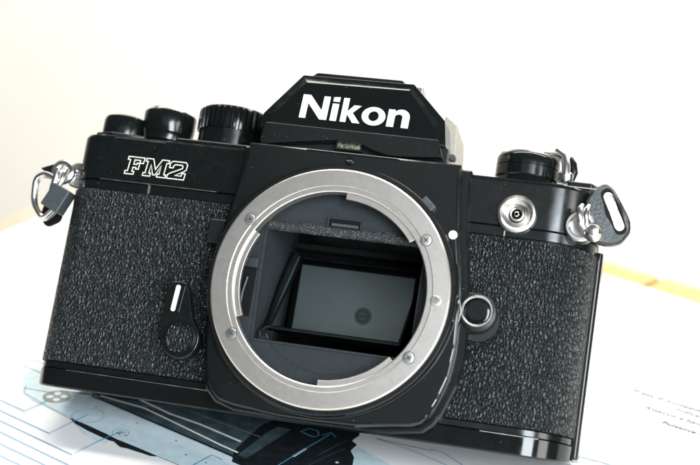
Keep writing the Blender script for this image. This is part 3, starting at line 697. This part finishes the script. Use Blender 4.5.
for P, x0 in ((Fp, -65.3), (Mp, -60.0), (Tp, -52.9)):
    part('engraved_letter', outline(P, x0, 26.35, s_), 'gold_white')

# ---- controls on top (viewer's left)
part('advance_lever_hub', lathe_z(-73.2, 28, [(6.4, 37), (6.6, 37.5), (6.6, 44.2), (6.2, 45.3), (4.5, 46.0), (.1, 46.3)], 56), 'paint')
part('advance_lever', loft([XD([(-79.5, 22), (-74, 19.5), (-66, 21), (-60, 26), (-60, 34), (-66, 36), (-78, 35), (-80.5, 28)], z) for z in (37.4, 39.6)]), 'paint', bevel=.5)
sb = part('shutter_button_collar', lathe_z(-60.4, 28, [(7.4, 37), (7.4, 38.6), (6.6, 39.4), (6.4, 40.4), (7.0, 40.8), (7.1, 42.6), (7.25, 42.8), (7.45, 43.2), (7.6, 48.9), (7.4, 49.3), (6.9, 49.4)], 64), 'paint')
part('shutter_button_cap', lathe_z(-60.4, 28, [(6.7, 49.2), (6.6, 49.9), (6.0, 50.6), (2.5, 51.0), (.1, 50.9)], 64), 'chrome', sb)
part('cap_edge', knurl_z(-60.4, 28, 6.9, 49.1, 49.8, 44, .25), 'steel', sb)
dl = part('shutter_speed_dial', knurl_z(-41.0, 28, 10.4, 45.6, 51.9, 36, .75), 'paint')
part('dial_skirt', lathe_z(-41.0, 28, [(10.6, 37), (10.6, 38.6), (9.7, 39.2), (9.7, 45.6)], 72), 'paint', dl)
part('dial_top', lathe_z(-41.0, 28, [(9.7, 51.8), (9.5, 52.3), (.1, 52.4)], 64), 'paint_gloss', dl)
part('dial_screw', lathe_d(-35.6, 42.6, [(.05, 19.4), (.85, 19.4), (.95, 19.8), (.95, 21)], 20), 'void', dl)
dl.location.z -= .17
sb.location.z -= .11
part('dial_base', loft([XD([(-54, 17.5), (-30, 17.5), (-27, 24), (-27, 38), (-54, 38)], z) for z in (37, 39.4)]), 'paint', bevel=.6)

# ---- rewind knob (viewer's right)
rk = part('rewind_knob', lathe_z(43.6, 30, [(8.3, 42.0), (8.7, 42.4), (8.7, 44.9), (8.45, 45.05), (8.45, 45.3), (8.7, 45.5), (8.7, 47.6), (8.4, 48.3), (7.6, 48.9), (7.3, 49.2), (.1, 49.3)], 80), 'paint')
part('film_speed_ring', lathe_z(43.6, 30, [(9.7, 37), (9.7, 38.8), (9.0, 39.2), (8.9, 40.0), (8.6, 40.2), (8.4, 41.9), (8.0, 42.1)], 80), 'paint_gloss', rk)
part('knob_trim', lathe_z(43.6, 30, [(9.78, 39.0), (9.9, 39.1), (9.9, 39.4), (9.1, 39.55)], 80, True), 'steel', rk)
part('knob_rim', knurl_z(43.6, 30, 8.0, 48.5, 49.1, 70, .2), 'steel', rk)
cr_ = part('rewind_crank', loft([[(47.6, 26.2, z1_), (52.6, 25.4, z1_), (56.4, 27.0, z1_ - 1.4), (56.4, 31.8, z1_ - 1.4), (52.6, 33.5, z1_), (47.6, 32.8, z1_)] for z1_ in (49.2, 50.3)]), 'steel', rk, bevel=.35)
part('crank_arm', tube([(51.5, 24, 50.2), (53.8, 22.7, 48.3), (54.4, 22.2, 45.4), (54.6, 22.2, 43.2)], 1.15, 12), 'chrome', rk)
part('crank_knob', lathe_z(54.5, 23.3, [(.1, 40.9), (1.6, 41.0), (2.1, 41.8), (2.1, 43.6), (1.5, 44.2), (.1, 44.4)], 28), 'chrome', rk)
part('crank_handle', tube([(54.6, 27.5, 49.0), (55.8, 27.5, 47.6), (56.3, 27.5, 45.4), (55.6, 27.5, 43.2)], 1.2, 14), 'paint', rk)
rk.location.z -= .14
part('deck_step', loft([XD([(55.5, 20), (62, 20), (64, 24), (64, 36), (55.5, 36)], z) for z in (37, 39.8)]), 'paint', bevel=.5)
part('deck_worn_edge', box(53.5, 63.5, 14.4, 14.7, 36.75, 37.0), 'brassing', label='brassy worn edge of the top plate')

# ---- flash sync socket
pc = part('sync_socket', lathe_d(43.9, 27.3, [(5.2, 13.2), (5.2, 12.1), (4.9, 11.6), (4.3, 11.4), (3.9, 11.7), (3.3, 12.5), (2.2, 12.9), (.1, 12.9)], 64), 'steel', label='round silver sync socket')
part('socket_collar', lathe_d(43.9, 27.3, [(1.9, 12.9), (1.9, 11.9), (1.65, 11.8), (1.35, 11.9), (1.3, 12.9)], 40, True), 'steel', pc)
part('socket_hole', lathe_d(43.9, 27.3, [(1.3, 12.6), (.1, 12.6)], 32), 'void', pc)
part('socket_pin', lathe_d(43.9, 27.3, [(.75, 12.7), (.7, 11.9), (.5, 11.75), (.45, 12.4)], 20, True), 'chrome', pc)

# ---- lens release button
lb = part('release_button_base', lathe_d(37.8, -.3, [(5.0, 13.2), (5.0, 9.1), (4.8, 8.7), (4.5, 8.5), (.1, 8.5)], 56), 'paint_matt')
part('release_button_neck', box(32.5, 38.5, 9.2, 13.2, -5.5, 5.0), 'paint_matt', lb, bevel=.8)
part('release_button_ring', lathe_d(37.6, 0, [(4.25, 8.6), (4.25, 7.8), (4.05, 7.5), (3.7, 7.5), (3.45, 7.75), (3.4, 8.3)], 56), 'steel', lb, label='silver rim of the release button')
part('release_button', lathe_d(37.6, 0, [(3.4, 8.3), (3.4, 7.75), (3.1, 7.6), (1.6, 7.72), (.1, 7.78)], 56), 'paint_gloss', lb)
kn = []
for i in range(22):
    a = R(-150 + i * 11); kn.append((37.8 + 6.0 * math.cos(a), -1.6 + 6.0 * math.sin(a)))
part('knurled_collar', loft([[(37.8 + (5.5 + (.3 if i % 2 else 0)) * math.cos(2 * PI * i / 64), d, -1.7 + (5.5 + (.3 if i % 2 else 0)) * math.sin(2 * PI * i / 64)) for i in range(64)] for d in (11.6, 13.2)]), 'paint_matt', lb, ang=20)

def rounded(pts, n=6, f=.28):
    P = [Vector(p) for p in pts]; o = []
    for i in range(len(P)):
        a, b, c = P[i - 1], P[i], P[(i + 1) % len(P)]
        p0 = b + (a - b) * f; p2 = b + (c - b) * f
        for k in range(n + 1):
            t = k / n; o.append(tuple(p0 * (1 - t) ** 2 + b * 2 * t * (1 - t) + p2 * t * t))
    return o
# ---- self-timer lever
TL = [(-45.6, -3.4), (-44.6, -2.2), (-41.0, -1.9), (-39.3, -3.0), (-36.6, -12.2), (-34.4, -14.6), (-33.6, -17.2), (-34.4, -20.4), (-36.8, -22.6), (-39.6, -23.1), (-42.4, -22.2), (-44.5, -19.8), (-45.2, -16.6), (-45.2, -13.0)]
TL = [(x, z) for x, _d, z in rounded([(x, 0, z) for x, z in TL], 4, .45)]
tl = part('self_timer_lever', loft([XZ([( -40.2 + (x + 40.2) * .93, -13 + (z + 13) * .96) for x, z in TL], 8.0), XZ(TL, 8.7), XZ(TL, 10.6)]), 'paint', bevel=.25, ang=25)
part('timer_base', lathe_d(-39.4, -17.3, [(5.2, 13), (5.2, 10.4), (4.8, 10.2)], 40), 'paint_matt', tl)
part('timer_disc_rim', lathe_d(-39.4, -17.2, [(4.5, 8.2), (4.4, 7.5), (4.0, 7.4), (3.8, 7.9)], 48, True), 'paint', tl)
part('timer_disc', lathe_d(-39.4, -17.2, [(.01, 7.62), (2.6, 7.62), (3.85, 7.8), (3.85, 8.2)], 48), 'leather', tl)
st = arc(0, 0, .62, .62, 0, 180, 10)
Sx, Sz0, Sz1 = -42.3, -9.9, -3.9
part('timer_index', loft([XZ([(Sx + x - .0 + .18, Sz1 + z) for x, z in st] + [(Sx - x - .25, Sz0 - z) for x, z in st], d) for d in (7.7, 8.2)]), 'cream', tl, label='cream index bar')
part('timer_ridge', tube([(-40.3, 7.95, -3.4), (-40.9, 7.95, -10.6)], .16, 6), 'sleeve', tl)

# ---- strap lugs
def ring_tube(c, r, tr, ax, n=28):
    a = Vector(ax).normalized(); e1 = a.orthogonal().normalized(); e2 = a.cross(e1)
    return tube([tuple(Vector(c) + (e1 * math.cos(2 * PI * i / n) + e2 * math.sin(2 * PI * i / n)) * r) for i in range(n)], tr, 10, True)
part('strap_lug', join(ring_tube((-85.6, 18.6, 25.9), 2.75, 1.15, (-.1, -1, .12), 36), tube([(-83.6, 19.6, 25.9), (-79, 20.5, 25.6)], 1.7, 14)), 'chrome')
part('lug_plate', lathe_d(-81.0, 25.6, [(3.9, 21), (3.9, 19.0), (3.5, 18.6), (2.0, 18.6)], 12), 'steel')
part('strap_lug', join(lathe_d(60.6, 26.4, [(4.1, 18), (4.1, 13.4), (3.7, 12.9), (3.1, 12.9), (2.8, 13.4), (2.6, 14.6), (.1, 14.8)], 40)), 'chrome')

# ================================================================== strap fittings (hang from the lugs: things of their own)
og = Vector((-89, 18, 12))
sr = thing('strap_ring', 'silver triangular strap ring with dark grey sleeve, hanging from the left-hand lug', 'strap ring', tuple(og))
def spart(name, vf, material, parent, org, bevel=0): return link_mesh(name, vf[0], vf[1], M[material], parent, bevel, org=org)
tri = rounded([(-85.2, 17.4, 22.4), (-90.2, 17.8, 24.4), (-93.0, 18.2, 22.6), (-92.6, 19.0, 15.8), (-88.8, 19.0, 11.2), (-84.6, 17.4, 15.0)], f=.35)
tri2 = [(x + .3, d - 1.7, z + .2) for x, d, z in tri]
spart('wire_loop', tube(tri, .75, 10, True), 'chrome', sr, og)
spart('wire_loop', tube(tri2, .75, 10, True), 'chrome', sr, og)
slv = [(-85.9, 22.0), (-80.6, 19.7), (-83.4, 13.2), (-88.9, 15.4)]
spart('sleeve', loft([XZ(slv, 14.2), XZ(slv, 19.6)]), 'sleeve', sr, og, bevel=.5)
spart('wire_link', tube([(-86.2, 17.2, 26.6), (-86.0, 15.4, 25.6), (-86.0, 15.2, 23.6), (-86.6, 15.6, 19.6)], .95, 12), 'chrome', sr, og)
spart('wire_link', tube([(-84.4, 17.6, 26.6), (-84.2, 15.8, 25.0), (-84.4, 15.6, 23.0), (-85.2, 15.8, 19.6)], .7, 12), 'chrome', sr, og)
tip = [(-93.4, 26.6), (-91.2, 25.4), (-88.6, 25.4), (-88.2, 27.6), (-89.6, 28.2)]
spart('plastic_tip', loft([XZ(tip, 19.6), XZ(tip, 22.6)]), 'void', sr, og, bevel=.4)
bt = rounded([(-86.0, 21.2, 22), (-90.0, 21.2, 20), (-91.2, 21.2, 13), (-88.8, 21.2, 10.0), (-84.6, 21.2, 12.6)], f=.3)
spart('strap_guard', loft([[(x, d, z) for x, d, z in bt], [(x, d + 1.4, z) for x, d, z in bt]]), 'void', sr, og)

og2 = Vector((64, 14, 24))
sc_ = thing('strap_clip', 'scuffed black strap clip with chrome-edged slot, hanging from the right-hand lug', 'strap clip', tuple(og2))
CL = [(60.9, 33.4), (62.4, 37.0), (65.6, 39.0), (68.0, 37.6), (72.9, 30.2), (73.4, 27.0), (71.4, 23.6), (68.4, 22.4), (64.8, 22.8), (63.0, 25.6), (61.2, 29.0)]
def sm(P, n=4, f=.3): return [(x, z) for x, _d, z in rounded([(x, 0, z) for x, z in P], n, f)]
CLs = sm(CL); cc = Vector((68.5, 31.6))
_p, _q = Vector((66.2, 36.2)), Vector((70.9, 27.0)); _t = (_q - _p).normalized(); _n = Vector((-_t.y, _t.x)); slot = []
_a0 = math.degrees(math.atan2(_t.y, _t.x))
slot = arc(_q.x - _t.x * .9, _q.y - _t.y * .9, 1.25, 1.25, _a0 - 90, _a0 + 90, 8) + arc(_p.x + _t.x * .9, _p.y + _t.y * .9, 1.25, 1.25, _a0 + 90, _a0 + 270, 8)
loc_o = [(x - cc.x, z - cc.y) for x, z in CLs]; loc_i = [(x - cc.x, z - cc.y) for x, z in slot]
def shift(vf): return [(x + cc.x, d + (x) * .10, z + cc.y) for x, d, z in vf[0]], vf[1]
spart('clip_plate', shift(annular(loc_o, loc_i, [('o', -1.0, 15.2), ('o', -.7, 15.2), ('o', 0, 15.8), ('o', 0, 17.4), ('o', -.3, 17.8), ('i', 0, 17.8), ('i', 0, 15.2)], n=60)), 'clip', sc_, og2)
spart('slot_lip', shift(annular(loc_i, loc_i, [('o', .85, 15.1), ('o', .85, 14.8), ('i', .0, 14.8), ('i', 0, 15.1)], n=60)), 'void', sc_, og2)
spart('slot_rim', shift(annular(loc_i, [(x * .5, z * .88) for x, z in loc_i], [('o', -.05, 16.8), ('o', -.15, 14.9), ('i', .0, 14.9), ('i', 0, 16.8)], n=60)), 'steel', sc_, og2)
for t in (0, 1):
    L = [(60.6 + t * 1.7, 13.0, 30.4), (60.4 + t * 1.7, 11.4, 31.2), (60.0 + t * 1.8, 10.2, 30.2), (60.0 + t * 1.7, 9.8, 28.4), (60.6 + t * 1.5, 10.2, 26.6), (61.9 + t * 1.2, 11.6, 25.6)]
    spart('split_ring', tube(L, .78, 12), 'chrome', sc_, og2)
spart('ring_bead', lathe_d(64.0, 25.0, [(.1, 9.8), (1.4, 10.1), (2.2, 11.0), (2.6, 12.6), (2.3, 14.4), (.8, 15.4)], 32), 'chrome', sc_, og2)
